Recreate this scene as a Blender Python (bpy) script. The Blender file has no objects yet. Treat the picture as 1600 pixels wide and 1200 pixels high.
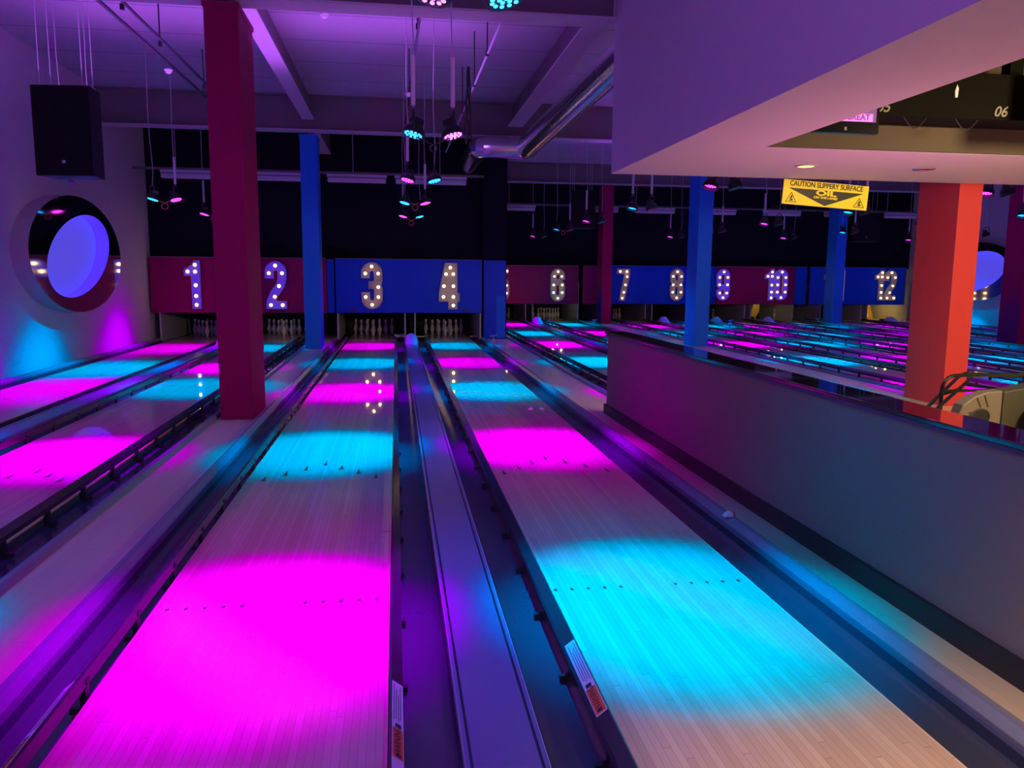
import bpy, math, random
from mathutils import Vector, Matrix, Euler
random.seed(4)
SC = bpy.context.scene
COL = SC.collection
PI = math.pi
R = math.radians

# ---------------------------------------------------------------- camera
CAM_Z = 1.51
cd = bpy.data.cameras.new('camera')
cam = bpy.data.objects.new('camera', cd)
COL.objects.link(cam)
yaw, pitch, roll = R(8.41), R(7.88), R(.45)
f_ = Vector((math.sin(yaw)*math.cos(pitch), math.cos(yaw)*math.cos(pitch), -math.sin(pitch)))
r_ = Vector((math.cos(yaw), -math.sin(yaw), 0))
u_ = r_.cross(f_)
r2 = math.cos(roll)*r_ + math.sin(roll)*u_
u2 = -math.sin(roll)*r_ + math.cos(roll)*u_
M = Matrix((r2, u2, -f_)).transposed().to_4x4()
M.translation = Vector((0, 0, CAM_Z))
cam.matrix_world = M
cd.sensor_width = 36
cd.lens = 1225/1600*36
cd.clip_start = .05
cd.clip_end = 200
SC.camera = cam

# ---------------------------------------------------------------- view, world, house lights and added fill
SC.view_settings.view_transform = 'Standard'
SC.view_settings.look = 'None'
SC.view_settings.gamma = 1
SC.view_settings.use_curve_mapping = False
SC.view_settings.exposure = 0.12
try:
    SC.cycles.use_light_tree = True
    SC.cycles.max_bounces = 8
    SC.cycles.diffuse_bounces = 4
    SC.cycles.glossy_bounces = 4
    SC.cycles.sample_clamp_indirect = 4.0
    SC.cycles.caustics_reflective = False
    SC.cycles.caustics_refractive = False
except Exception:
    pass
W = bpy.data.worlds.new('dim_room'); SC.world = W
W.use_nodes = True
W.node_tree.nodes['Background'].inputs[0].default_value = (.20, .11, .40, 1)
W.node_tree.nodes['Background'].inputs[1].default_value = 0.25

def lamp(name, kind, loc, energy, color, rot=None, target=None, size=.1, size_y=None, spot=None, blend=.5, parent=None):
    l = bpy.data.lights.new(name, kind); l.energy = energy; l.color = [max(0, c) for c in color]
    if kind == 'AREA':
        l.size = size
        if size_y: l.shape = 'RECTANGLE'; l.size_y = size_y
    else:
        l.shadow_soft_size = size
    if kind == 'SPOT':
        l.spot_size = R(spot); l.spot_blend = blend
    if min(color) < 0:          # saturated LED primaries lie outside the display gamut
        l.color = (1, 1, 1); l.use_nodes = True
        nt = l.node_tree; em = nt.nodes['Emission']
        cb = nt.nodes.new('ShaderNodeCombineXYZ')
        for i in range(3): cb.inputs[i].default_value = color[i]
        nt.links.new(cb.outputs[0], em.inputs['Color'])
    o = bpy.data.objects.new(name, l); COL.objects.link(o)
    o.location = loc
    if target is not None:
        d = Vector(target) - Vector(loc)
        o.rotation_euler = d.to_track_quat('-Z', 'Y').to_euler()
    if rot: o.rotation_euler = rot
    o['kind'] = 'helper'
    return o

WARM = (1.0, .76, .36)
# purple fill added to lift ceiling and walls, no such fittings; then the warm house lamps of the approach and concourse
P_FILL = (.50, .10, 1.0)
lamp('purple_fill', 'AREA', (-1.5, -1.2, 2.3), 130, (.46, .13, 1.0), target=(-2.5, 7, 6.6), size=2.5, size_y=.6)
lamp('purple_fill', 'AREA', (-1.6, 10.5, 3.9), 84, P_FILL, rot=(PI, 0, 0), size=5.5, size_y=3.0)
lamp('purple_fill', 'AREA', (9, 15, 4.0), 110, P_FILL, rot=(PI, 0, 0), size=10, size_y=10.0)
lamp('soffit_fill', 'AREA', (4.2, 5.6, .8), 22, (1.0, .16, .75), rot=(PI, 0, 0), size=1.6, size_y=2.4)  # unseen magenta fill, added from below to brighten the soffit underside
lamp('approach_lamp', 'SPOT', (1.5, .1, 2.55), 430, (1, .60, .20), target=(1.8, 1.2, 0), size=.1, spot=66, blend=1)
lamp('concourse_lamp', 'AREA', (5.6, 3.4, 2.5), 170, WARM, target=(5.9, 6.5, .4), size=.6)
lamp('concourse_lamp', 'AREA', (8.6, 4.6, 2.5), 40, WARM, target=(8.0, 7, 0), size=.6)

# ---------------------------------------------------------------- materials
def newmat(name):
    m = bpy.data.materials.new(name); m.use_nodes = True
    nt = m.node_tree; b = nt.nodes['Principled BSDF']
    return m, nt, b

def pbr(name, col, rough=.5, metal=0.0, spec=.5, coat=0, coat_r=.05, bump=0, bscale=40, var=0, vscale=3, emit=None, es=0):
    m, nt, b = newmat(name)
    b.inputs['Base Color'].default_value = (*col, 1)
    b.inputs['Roughness'].default_value = rough
    b.inputs['Metallic'].default_value = metal
    b.inputs['Specular IOR Level'].default_value = spec
    b.inputs['Coat Weight'].default_value = coat
    b.inputs['Coat Roughness'].default_value = coat_r
    if emit:
        b.inputs['Emission Color'].default_value = (*emit, 1)
        b.inputs['Emission Strength'].default_value = es
    tc = nt.nodes.new('ShaderNodeTexCoord')
    if var:
        n = nt.nodes.new('ShaderNodeTexNoise'); n.inputs['Scale'].default_value = vscale; n.inputs['Detail'].default_value = 5
        mx = nt.nodes.new('ShaderNodeMix'); mx.data_type = 'RGBA'
        mx.inputs[6].default_value = (*[c*(1-var) for c in col], 1)
        mx.inputs[7].default_value = (*[min(1, c*(1+var)) for c in col], 1)
        nt.links.new(tc.outputs['Object'], n.inputs['Vector'])
        nt.links.new(n.outputs['Fac'], mx.inputs[0]); nt.links.new(mx.outputs[2], b.inputs['Base Color'])
    if bump:
        n = nt.nodes.new('ShaderNodeTexNoise'); n.inputs['Scale'].default_value = bscale; n.inputs['Detail'].default_value = 4
        bp = nt.nodes.new('ShaderNodeBump'); bp.inputs['Strength'].default_value = bump; bp.inputs['Distance'].default_value = .01
        nt.links.new(tc.outputs['Object'], n.inputs['Vector'])
        nt.links.new(n.outputs['Fac'], bp.inputs['Height']); nt.links.new(bp.outputs['Normal'], b.inputs['Normal'])
    return m

def glow(name, col, s):
    m, nt, b = newmat(name)
    b.inputs['Base Color'].default_value = (*[min(1, c) for c in col], 1)
    b.inputs['Emission Color'].default_value = (*col, 1)
    b.inputs['Emission Strength'].default_value = s
    return m

def boards(name, c1, c2, seam, pitch, axis='X', rough=.3, coat=1.0, coat_r=.04, length=1.6, seamw=.06, grain=.12):
    """narrow boards running along Y, each with its own tone, oiled lacquer on top"""
    m, nt, b = newmat(name)
    N, L = nt.nodes.new, nt.links.new
    tc = N('ShaderNodeTexCoord'); sx = N('ShaderNodeSeparateXYZ'); L(tc.outputs['Object'], sx.inputs[0])
    def mth(op, a, b_=None, c=None):
        n = N('ShaderNodeMath'); n.operation = op
        for i, v in enumerate((a, b_, c)):
            if v is None: continue
            if isinstance(v, (int, float)): n.inputs[i].default_value = v
            else: L(v, n.inputs[i])
        return n.outputs[0]
    X, Y = (sx.outputs[0], sx.outputs[1]) if axis == 'X' else (sx.outputs[1], sx.outputs[0])
    u = mth('DIVIDE', X, pitch); iu = mth('FLOOR', u); fu = mth('FRACT', u)
    w1 = N('ShaderNodeTexWhiteNoise'); w1.noise_dimensions = '1D'; L(iu, w1.inputs['W'])
    v = mth('ADD', mth('DIVIDE', Y, length), mth('MULTIPLY', w1.outputs['Value'], 7.3))
    iv = mth('FLOOR', v); fv = mth('FRACT', v)
    cmb = N('ShaderNodeCombineXYZ'); L(iu, cmb.inputs[0]); L(iv, cmb.inputs[1])
    w2 = N('ShaderNodeTexWhiteNoise'); w2.noise_dimensions = '3D'; L(cmb.outputs[0], w2.inputs['Vector'])
    mp = N('ShaderNodeMapping'); L(tc.outputs['Object'], mp.inputs[0])
    mp.inputs['Scale'].default_value = (60, 2.5, 10) if axis == 'X' else (2.5, 60, 10)
    gn = N('ShaderNodeTexNoise'); gn.inputs['Scale'].default_value = 1.5; gn.inputs['Detail'].default_value = 6; L(mp.outputs[0], gn.inputs['Vector'])
    fac = mth('ADD', mth('MULTIPLY', w2.outputs['Value'], 1-grain*2), mth('MULTIPLY', gn.outputs['Fac'], grain*2))
    mx = N('ShaderNodeMix'); mx.data_type = 'RGBA'; L(fac, mx.inputs[0])
    mx.inputs[6].default_value = (*c1, 1); mx.inputs[7].default_value = (*c2, 1)
    e = mth('LESS_THAN', fu, seamw); e2 = mth('LESS_THAN', fv, .004/length)
    ed = mth('MULTIPLY', mth('MAXIMUM', e, e2), .5)
    m2 = N('ShaderNodeMix'); m2.data_type = 'RGBA'; L(ed, m2.inputs[0]); L(mx.outputs[2], m2.inputs[6]); m2.inputs[7].default_value = (*seam, 1)
    L(m2.outputs[2], b.inputs['Base Color'])
    b.inputs['Roughness'].default_value = rough
    b.inputs['Coat Weight'].default_value = coat; b.inputs['Coat Roughness'].default_value = coat_r
    return m

MT = {}
MT['lane'] = boards('lane_boards', (.62, .44, .29), (.80, .62, .43), (.22, .13, .08), .0272, rough=.42, coat=.8, coat_r=.025, length=2.2, seamw=.07)
MT['aisle'] = boards('aisle_laminate', (.55, .43, .27), (.66, .53, .34), (.30, .21, .12), .075, rough=.42, coat=.25, coat_r=.25, length=1.2, seamw=.02, grain=.3)
MT['approach'] = boards('approach_boards', (.66, .44, .24), (.76, .54, .30), (.25, .15, .08), .057, rough=.35, coat=.4, coat_r=.12, length=1.2, seamw=.03)
MT['gutter'] = pbr('gutter_plastic', (.045, .05, .075), .22, spec=.7, bump=.04, bscale=18)
MT['rail'] = pbr('rail_black', (.035, .035, .045), .18, spec=.7)
MT['bracket'] = pbr('bracket_black', (.012, .012, .014), .4)
MT['capping'] = pbr('capping_grey', (.22, .22, .27), .2, spec=.6, var=.1, vscale=8)
MT['divider'] = pbr('divider_plate', (.20, .19, .34), .24, spec=.5, var=.04, vscale=2)
MT['trimline'] = pbr('trim_light', (.55, .55, .60), .3)
MT['darkline'] = pbr('trim_dark', (.01, .01, .015), .4)
MT['mark'] = pbr('inlay_dark', (.03, .02, .015), .3, coat=1, coat_r=.03)
MT['subfloor'] = pbr('subfloor_black', (.012, .012, .014), .7)
MT['wallL'] = pbr('wall_paint_white', (.62, .60, .64), .72, bump=.08, bscale=60, var=.03, vscale=1.2)
MT['lowwall'] = pbr('low_wall_paint', (.27, .205, .15), .75, bump=.05, bscale=70, var=.02, vscale=1.5)
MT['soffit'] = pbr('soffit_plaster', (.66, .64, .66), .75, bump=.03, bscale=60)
MT['black'] = pbr('black_paint', (.003, .0035, .009), .85, spec=.15)
MT['blackgap'] = pbr('black_recess', (.006, .006, .008), .9)
MT['pit'] = pbr('pit_dark', (.035, .03, .028), .6)
MT['kick'] = pbr('kickback_white', (.55, .58, .55), .45, var=.1, vscale=5)
MT['base'] = pbr('baseboard_black', (.02, .018, .02), .45)
MT['crimson'] = pbr('vermilion_paint', (.62, .056, .060), .5, spec=.15, bump=.02, bscale=90)
MT['pink'] = pbr('crimson_paint', (.28, .001, .072), .5, spec=.12, bump=.02, bscale=90)
MT['pinkpanel'] = pbr('pink_panel', (.26, .001, .085), .4, spec=.15)
MT['blue'] = pbr('blue_paint', (.018, .21, .85), .5, spec=.15, bump=.02, bscale=90)
MT['bluepanel'] = pbr('blue_panel', (.003, .055, .66), .4, spec=.15)
MT['seam'] = pbr('panel_seam', (.10, .01, .04), .6)
MT['beam'] = pbr('beam_grey_paint', (.17, .13, .15), .5, var=.06, vscale=2)
MT['beamlight'] = pbr('beam_flange_paint', (.62, .55, .62), .5)
MT['steel'] = pbr('galvanised', (.88, .87, .92), .2, metal=1)
MT['cable'] = pbr('cable_pale', (.55, .53, .6), .6)
MT['cabled'] = pbr('cable_dark', (.02, .02, .025), .5)
MT['sleeve'] = pbr('cable_sleeve', (.72, .68, .74), .5)
MT['can'] = pbr('par_can_black', (.012, .012, .014), .35)
MT['speaker'] = pbr('speaker_black', (.003, .003, .004), .7, spec=.2, bump=.25, bscale=400)
MT['speakerbox'] = pbr('speaker_box', (.006, .006, .009), .5, spec=.3)
MT['batten'] = pbr('batten_white', (.92, .90, .97), .35)
MT['letter'] = pbr('letter_silver', (.34, .30, .33), .35, spec=.5)
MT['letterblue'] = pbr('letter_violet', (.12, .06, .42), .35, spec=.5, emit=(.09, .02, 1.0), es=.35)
MT['rim'] = pbr('letter_rim', (.45, .42, .46), .3)
MT['bulb'] = glow('bulb_warm', (1.0, .62, .24), 10)
MT['pin'] = pbr('pin_white', (.80, .78, .76), .25, coat=.5)
MT['pinred'] = pbr('pin_stripe', (.55, .02, .02), .3)
MT['hood'] = pbr('hood_white', (.36, .34, .50), .35, bump=.3, bscale=25)
MT['chrome'] = pbr('polished_metal', (.62, .60, .62), .06, metal=1)
MT['chromeside'] = pbr('drum_side', (.42, .40, .44), .5, metal=.2)
MT['portin'] = pbr('port_inner_rim', (.25, .22, .80), .3, emit=(.07, .02, 1.0), es=.8)
MT['portglow'] = glow('port_backlight', (.11, .085, .70), .62)
MT['ledm'] = glow('led_magenta', (1.0, .05, 1.0), 3.5)
MT['ledmw'] = glow('led_magenta_hot', (1.0, .20, 1.0), 2.6)
MT['ledc'] = glow('led_cyan', (.02, .38, 1.0), 3.2)
MT['ledcw'] = glow('led_cyan_hot', (.05, .50, 1.0), 2.2)
MT['downl'] = glow('downlight_lens', (1.0, .62, .16), 2.2)
MT['yellow'] = pbr('sign_yellow', (.94, .84, .015), .45)
MT['signblack'] = pbr('sign_black', (.02, .018, .012), .5)
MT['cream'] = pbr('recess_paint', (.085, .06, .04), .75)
MT['darkbeam'] = pbr('monitor_beam', (.004, .003, .002), .7, spec=.08)
MT['greytext'] = pbr('grey_lettering', (.22, .20, .17), .5)
MT['screenoff'] = pbr('screen_black', (.008, .008, .01), .15)
MT['scrmag'] = glow('screen_magenta', (.95, .16, .80), 1.0)
MT['scrwhite'] = glow('screen_white', (1, .92, 1), 1.2)
MT['scrpurple'] = glow('screen_purple', (.12, .03, .18), .8)
MT['orange'] = pbr('label_orange', (.85, .16, .04), .45)
MT['label'] = pbr('label_white', (.78, .76, .80), .45)
MT['labelink'] = pbr('label_ink', (.03, .03, .05), .5)
MT['tube'] = pbr('tube_black', (.006, .006, .006), .3, spec=.35)
MT['beige'] = pbr('ball_return_beige', (.14, .115, .10), .5)
MT['beiged'] = pbr('ball_return_olive', (.04, .04, .03), .5)
MT['ballred'] = pbr('ball_red', (.22, .02, .01), .12, coat=1)
MT['ledge'] = pbr('ledge_gloss', (.03, .022, .03), .07, spec=.8, coat=1, coat_r=.03)
MT['ledgeedge'] = pbr('ledge_edge', (.10, .07, .12), .3)
MT['yellowm'] = pbr('machine_yellow', (.75, .50, .06), .5)
MT['greenish'] = pbr('clip_white', (.8, .82, .82), .4)
MT['red'] = pbr('clip_red', (.7, .03, .03), .4)
MT['wirered'] = pbr('cable_orange', (.55, .12, .05), .5)

# ceiling: precast panels with seams across the lanes
def ceiling_mat():
    m, nt, b = newmat('ceiling_planks')
    N, L = nt.nodes.new, nt.links.new
    tc = N('ShaderNodeTexCoord'); sx = N('ShaderNodeSeparateXYZ'); L(tc.outputs['Object'], sx.inputs[0])
    d = N('ShaderNodeMath'); d.operation = 'DIVIDE'; L(sx.outputs[1], d.inputs[0]); d.inputs[1].default_value = 1.21
    a = N('ShaderNodeMath'); a.operation = 'ADD'; L(d.outputs[0], a.inputs[0]); a.inputs[1].default_value = .73
    fr = N('ShaderNodeMath'); fr.operation = 'FRACT'; L(a.outputs[0], fr.inputs[0])
    lt = N('ShaderNodeMath'); lt.operation = 'LESS_THAN'; L(fr.outputs[0], lt.inputs[0]); lt.inputs[1].default_value = .018
    n = N('ShaderNodeTexNoise'); n.inputs['Scale'].default_value = .8; n.inputs['Detail'].default_value = 6; L(tc.outputs['Object'], n.inputs['Vector'])
    mx = N('ShaderNodeMix'); mx.data_type = 'RGBA'; L(n.outputs['Fac'], mx.inputs[0])
    mx.inputs[6].default_value = (.44, .42, .46, 1); mx.inputs[7].default_value = (.58, .54, .58, 1)
    m2 = N('ShaderNodeMix'); m2.data_type = 'RGBA'; L(lt.outputs[0], m2.inputs[0]); L(mx.outputs[2], m2.inputs[6]); m2.inputs[7].default_value = (.17, .14, .19, 1)
    L(m2.outputs[2], b.inputs['Base Color']); b.inputs['Roughness'].default_value = .8
    return m
MT['ceiling'] = ceiling_mat()

def duct_mat():
    m, nt, b = newmat('spiral_duct')
    b.inputs['Base Color'].default_value = (.88, .87, .92, 1); b.inputs['Metallic'].default_value = 1; b.inputs['Roughness'].default_value = .20
    N, L = nt.nodes.new, nt.links.new
    tc = N('ShaderNodeTexCoord'); sx = N('ShaderNodeSeparateXYZ'); L(tc.outputs['Object'], sx.inputs[0])
    w = N('ShaderNodeMath'); w.operation = 'MULTIPLY'; L(sx.outputs[1], w.inputs[0]); w.inputs[1].default_value = 2*PI/.11
    s = N('ShaderNodeMath'); s.operation = 'SINE'; L(w.outputs[0], s.inputs[0])
    p = N('ShaderNodeMath'); p.operation = 'GREATER_THAN'; L(s.outputs[0], p.inputs[0]); p.inputs[1].default_value = .75
    bp = N('ShaderNodeBump'); bp.inputs['Strength'].default_value = .35; bp.inputs['Distance'].default_value = .01
    L(p.outputs[0], bp.inputs['Height']); L(bp.outputs['Normal'], b.inputs['Normal'])
    return m
MT['duct'] = duct_mat()

# ---------------------------------------------------------------- geometry helpers
class G:
    def __init__(s): s.v = []; s.f = []
    def quad(s, *p):
        n = len(s.v); s.v += [tuple(q) for q in p]; s.f.append(tuple(range(n, n+len(p)))); return s
    def box(s, x0, x1, y0, y1, z0, z1):
        n = len(s.v)
        s.v += [(x, y, z) for z in (z0, z1) for y in (y0, y1) for x in (x0, x1)]
        s.f += [tuple(n+i for i in q) for q in ((0, 2, 3, 1), (4, 5, 7, 6), (0, 1, 5, 4), (2, 6, 7, 3), (0, 4, 6, 2), (1, 3, 7, 5))]
        return s
    def prism(s, poly, a0, a1, axis='Y'):
        """closed polygon extruded; axis Y: poly=(x,z); axis X: poly=(y,z); axis Z: poly=(x,y)"""
        n = len(s.v); k = len(poly)
        for a in (a0, a1):
            for p, q in poly:
                s.v.append({'Y': (p, a, q), 'X': (a, p, q), 'Z': (p, q, a)}[axis])
        s.f.append(tuple(range(n, n+k))); s.f.append(tuple(range(n+2*k-1, n+k-1, -1)))
        for i in range(k):
            j = (i+1) % k; s.f.append((n+i, n+j, n+k+j, n+k+i))
        return s
    def sheet(s, prof, y0, y1, seg=1):
        """open profile (x,z) swept along Y"""
        n = len(s.v); k = len(prof)
        for j in range(seg+1):
            y = y0+(y1-y0)*j/seg
            s.v += [(p, y, q) for p, q in prof]
        for j in range(seg):
            for i in range(k-1):
                a = n+j*k+i; s.f.append((a, a+1, a+k+1, a+k))
        return s
    def tube(s, path, r, seg=10, caps=True, rs=None):
        P = [Vector(p) for p in path]; n0 = len(s.v); up = None
        for i, p in enumerate(P):
            d = (P[min(i+1, len(P)-1)]-P[max(i-1, 0)]).normalized()
            if up is None or abs(up.dot(d)) > .999:
                up = Vector((0, 0, 1)) if abs(d.z) < .9 else Vector((1, 0, 0))
            a = d.cross(up).normalized(); b = a.cross(d).normalized(); up = b
            rr = rs[i] if rs else r
            for k in range(seg):
                t = 2*PI*k/seg; s.v.append(tuple(p+rr*(math.cos(t)*a+math.sin(t)*b)))
        for i in range(len(P)-1):
            for k in range(seg):
                a = n0+i*seg+k; b = n0+i*seg+(k+1) % seg
                s.f.append((a, b, b+seg, a+seg))
        if caps:
            s.f.append(tuple(range(n0, n0+seg))[::-1]); e = n0+(len(P)-1)*seg; s.f.append(tuple(range(e, e+seg)))
        return s
    def lathe(s, prof, seg=20, c=(0, 0, 0), Mx=None):
        """prof: (r,z) list around Z"""
        n = len(s.v); k = len(prof)
        for j in range(seg):
            t = 2*PI*j/seg
            for r, z in prof:
                p = Vector((r*math.cos(t), r*math.sin(t), z))
                if Mx is not None: p = Mx @ p
                s.v.append((p.x+c[0], p.y+c[1], p.z+c[2]))
        for j in range(seg):
            for i in range(k-1):
                a = n+j*k+i; b = n+((j+1) % seg)*k+i
                s.f.append((a, b, b+1, a+1))
        return s
    def ball(s, c, r, seg=12, rings=7, sc=(1, 1, 1)):
        pr = [(max(1e-4, math.sin(PI*i/rings)), -math.cos(PI*i/rings)) for i in range(rings+1)]
        Mx = Matrix.Diagonal((r*sc[0], r*sc[1], r*sc[2], 1)).to_3x3()
        return s.lathe(pr, seg, c, Mx)
    def ribbon(s, path, w, y0, y1, closed=False):
        """stroke of width w in the XZ plane, extruded y0..y1"""
        P = [Vector((p[0], p[1])) for p in path]; k = len(P); Lf = []; Rt = []
        for i in range(k):
            if closed: a, b = P[i-1], P[(i+1) % k]
            else: a, b = P[max(0, i-1)], P[min(k-1, i+1)]
            d = (b-a).normalized(); nrm = Vector((-d.y, d.x))
            d1 = (P[i]-a).normalized() if (P[i]-a).length > 1e-6 else d
            m = 1/max(.5, abs(nrm.dot(Vector((-d1.y, d1.x)))))
            Lf.append(P[i]+nrm*w/2*m); Rt.append(P[i]-nrm*w/2*m)
        n = len(s.v)
        for i in range(k):
            s.v += [(Lf[i].x, y0, Lf[i].y), (Rt[i].x, y0, Rt[i].y), (Rt[i].x, y1, Rt[i].y), (Lf[i].x, y1, Lf[i].y)]
        for i in range(k if closed else k-1):
            a = n+4*i; b = n+4*((i+1) % k)
            for q in range(4):
                s.f.append((a+q, a+(q+1) % 4, b+(q+1) % 4, b+q))
        if not closed:
            s.f.append((n, n+1, n+2, n+3)); e = n+4*(k-1); s.f.append((e+3, e+2, e+1, e))
        return s
    def xf(s, Mx):
        s.v = [tuple(Mx @ Vector(v)) for v in s.v]; return s
    def mesh(s, name, smooth=False, angle=35):
        me = bpy.data.meshes.new(name); me.from_pydata(s.v, [], s.f); me.validate(); me.update()
        import bmesh
        bm = bmesh.new(); bm.from_mesh(me); bmesh.ops.recalc_face_normals(bm, faces=bm.faces); bm.to_mesh(me); bm.free()
        if smooth:
            me.shade_smooth()
            try: me.set_sharp_from_angle(angle=R(angle))
            except Exception: pass
        return me

def link(name, me, mat=None, parent=None, loc=None, rot=None):
    o = bpy.data.objects.new(name, me)
    if mat is not None and len(me.materials) == 0: me.materials.append(MT[mat] if isinstance(mat, str) else mat)
    COL.objects.link(o)
    if parent: o.parent = parent
    if loc: o.location = loc
    if rot: o.rotation_euler = rot
    return o
def obj(name, g, mat, parent=None, smooth=False, bevel=0, loc=None, rot=None, angle=35):
    o = link(name, g.mesh(name, smooth, angle), mat, parent, loc, rot)
    if bevel:
        b = o.modifiers.new('bevel', 'BEVEL'); b.width = bevel; b.segments = 2; b.limit_method = 'ANGLE'; b.angle_limit = R(40)
    return o
def tag(o, label, cat, group=None, kind='thing'):
    o['label'] = label; o['category'] = cat; o['kind'] = kind
    if group: o['group'] = group
    return o
def thing(name, label, cat, loc=(0, 0, 0), rot=None, group=None):
    o = bpy.data.objects.new(name, None); COL.objects.link(o); o.location = loc
    o.empty_display_size = .1
    if rot: o.rotation_euler = rot
    return tag(o, label, cat, group)
def struct(name, g, mat, parent=None, label=None, **k):
    o = obj(name, g, mat, parent, **k)
    if parent is None:
        o['kind'] = 'structure'
    if label: o['label'] = label
    return o
def text_mesh(s, size, extrude=.001, shear=0, sx=1.0, bold=0.0, align='CENTER'):
    cu = bpy.data.curves.new('lettering', 'FONT'); cu.body = s; cu.size = size; cu.extrude = extrude; cu.shear = shear
    cu.align_x = align; cu.align_y = 'CENTER'; cu.offset = bold; cu.resolution_u = 3
    o = bpy.data.objects.new('lettering', cu); COL.objects.link(o)
    dg = bpy.context.evaluated_depsgraph_get()
    me = bpy.data.meshes.new_from_object(o.evaluated_get(dg)); bpy.data.objects.remove(o)
    for v in me.vertices: v.co.x *= sx
    me.materials.clear()
    return me

# ---------------------------------------------------------------- room dimensions
XL, XR = -5.48, 18.3
CEIL = 4.92
YB1, YB2 = 18.9, 26.2      # black back walls of lanes 1-4 and 5-12
PAN1, PAN2 = 18.6, 25.8    # masking panels
SHIFT = 7.2                # lanes 5-12 start this much further back

# ---------------------------------------------------------------- setting
struct('floor', G().box(XL-.2, XR+.2, -3, 29, -.22, -.12), 'subfloor', label='black subfloor beneath the lanes and gutters')
struct('floor_approach', G().box(XL, 2.28, -3, 1.70, -.10, .0), 'approach')
struct('floor_approach_right', G().box(2.5, XR, -3, 8.88, -.10, .0), 'approach')
struct('floor_aisle_left', G().box(-1.86, -1.44, 1.70, 20.9, -.10, .0), 'aisle', label='pale wooden aisle between lanes 2 and 3')
struct('floor_aisle_middle', G().box(2.06, 2.6, 1.70, 18.62, -.10, .0), 'aisle', label='pale wooden aisle beside the low wall')
struct('floor_aisle_middle_far', G().box(2.6, 2.64, 8.4, 26, -.10, -.001), 'aisle')
struct('floor_aisle_right', G().box(6.15, 6.79, 8.88, 26, -.10, .0), 'aisle', label='wooden aisle between lanes 6 and 7')
struct('floor_aisle_far_right', G().box(13.88, 14.76, 8.88, 26, -.10, .0), 'aisle', label='wooden aisle between lanes 10 and 11')
struct('ceiling', G().box(XL-.2, XR+.2, -3, 27, CEIL, CEIL+.15), 'ceiling')
struct('wall_left', G().box(XL-.2, XL, -3, 22, -.12, CEIL), 'wallL')
struct('wall_right', G().box(XR, XR+.2, -3, 29, -.12, CEIL), 'wallL')
struct('wall_back', G().box(XL, 2.06, YB1, YB1+.15, 1.84, CEIL), 'black', label='black wall above the panels of lanes 1 to 4')
struct('wall_back_step', G().box(2.02, 2.62, 18.72, 26.2, 1.86, CEIL), 'black', label='black box column between the two back walls')
struct('wall_back_step_low', G().box(2.16, 2.62, 18.74, 26.2, -.12, 1.86), 'black')
struct('wall_back_right', G().box(2.62, XR, YB2, YB2+.15, 1.84, CEIL), 'black', label='black wall above the panels of lanes 5 to 12')
struct('wall_pit', G().box(XL, 2.1, 21.6, 21.7, -.12, 2.4), 'pit')
struct('wall_pit_right', G().box(2.6, XR, 28.8, 28.9, -.12, 2.4), 'pit')
struct('ceiling_pit', G().box(XL, 2.1, 19.05, 21.7, 1.86, 1.92), 'pit')
struct('ceiling_pit_right', G().box(2.6, XR, 26.35, 28.9, 1.86, 1.92), 'pit')

# soffit with the sunken monitor recess
sf = G()
sf.box(2.30, 3.10, -2.6, 8.40, 2.60, CEIL)
sf.box(3.10, 12.5, 6.45, 8.40, 2.60, CEIL)
struct('wall_soffit', sf, 'soffit', label='pale dropped soffit over the low wall')
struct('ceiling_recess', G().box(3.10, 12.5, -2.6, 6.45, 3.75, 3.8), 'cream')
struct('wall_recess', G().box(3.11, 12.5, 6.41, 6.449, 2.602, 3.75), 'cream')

# low wall
struct('wall_low', G().box(2.30, 2.47, -2.6, 8.36, -.02, .86), 'lowwall', label='grey low wall beside lane 4')
struct('baseboard_low', G().box(2.272, 2.30, -2.6, 8.38, .001, .105), 'base')
led = thing('wall_ledge', 'glossy dark ledge along the top of the low wall', 'ledge', (0, 0, 0))
led['kind'] = 'structure'
obj('ledge_top', G().box(2.27, 2.50, -2.6, 8.39, .885, .91), 'ledge', led, bevel=.004)
obj('ledge_edge', G().box(2.283, 2.495, -2.6, 8.38, .861, .885), 'ledgeedge', led)

# ---------------------------------------------------------------- lanes
LW = .53
GUT = .235
arc = [(GUT*(1-math.cos(PI*i/10))/2*1.0, -.012-.062*math.sin(PI*i/10)**.35) for i in range(11)]
def gutter_mesh(sgn, y0, y1):
    g = G(); prof = [(sgn*(LW+u), z) for u, z in arc]
    g.sheet(prof, y0, y1, 6); g.sheet([(sgn*(LW+.0005), -.012), (sgn*(LW+.0005), -.10), (sgn*(LW+GUT), -.10), (sgn*(LW+GUT), -.012)], y0, y1, 1)
    return g
def capping_mesh(sgn, y0, y1):
    u0 = LW+GUT
    pr = [(0, -.05), (0, .004), (.006, -.012), (.010, -.012), (.012, .012), (.016, .018), (.044, .034), (.050, .040), (.054, .038), (.058, .044), (.080, .043), (.092, .030), (.10, .001)]
    return G().sheet([(sgn*(u0+a), b) for a, b in pr], y0, y1, 1)
def rail_mesh(sgn, y0, y1):
    pr = [(.006, .045), (.006, .098), (.013, .104), (.052, .074), (.052, .045)]
    return G().prism([(sgn*(LW+a), b) for a, b in pr], y0, y1)
def bracket_mesh(sgn):
    g = G()
    def bx(a0, a1, *r): x0, x1 = sorted((sgn*(LW+a0), sgn*(LW+a1))); g.box(x0, x1, *r)
    bx(.008, .030, -.018, .018, -.045, .048)
    bx(.010, .070, -.012, .012, -.062, -.040)
    bx(.002, .006, -.016, .016, .05, .07)
    return g
arrow_me = G().prism([(-.016, 0), (.016, 0), (0, .15)], .0004, .0009, 'Z').mesh('target_arrow')
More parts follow.
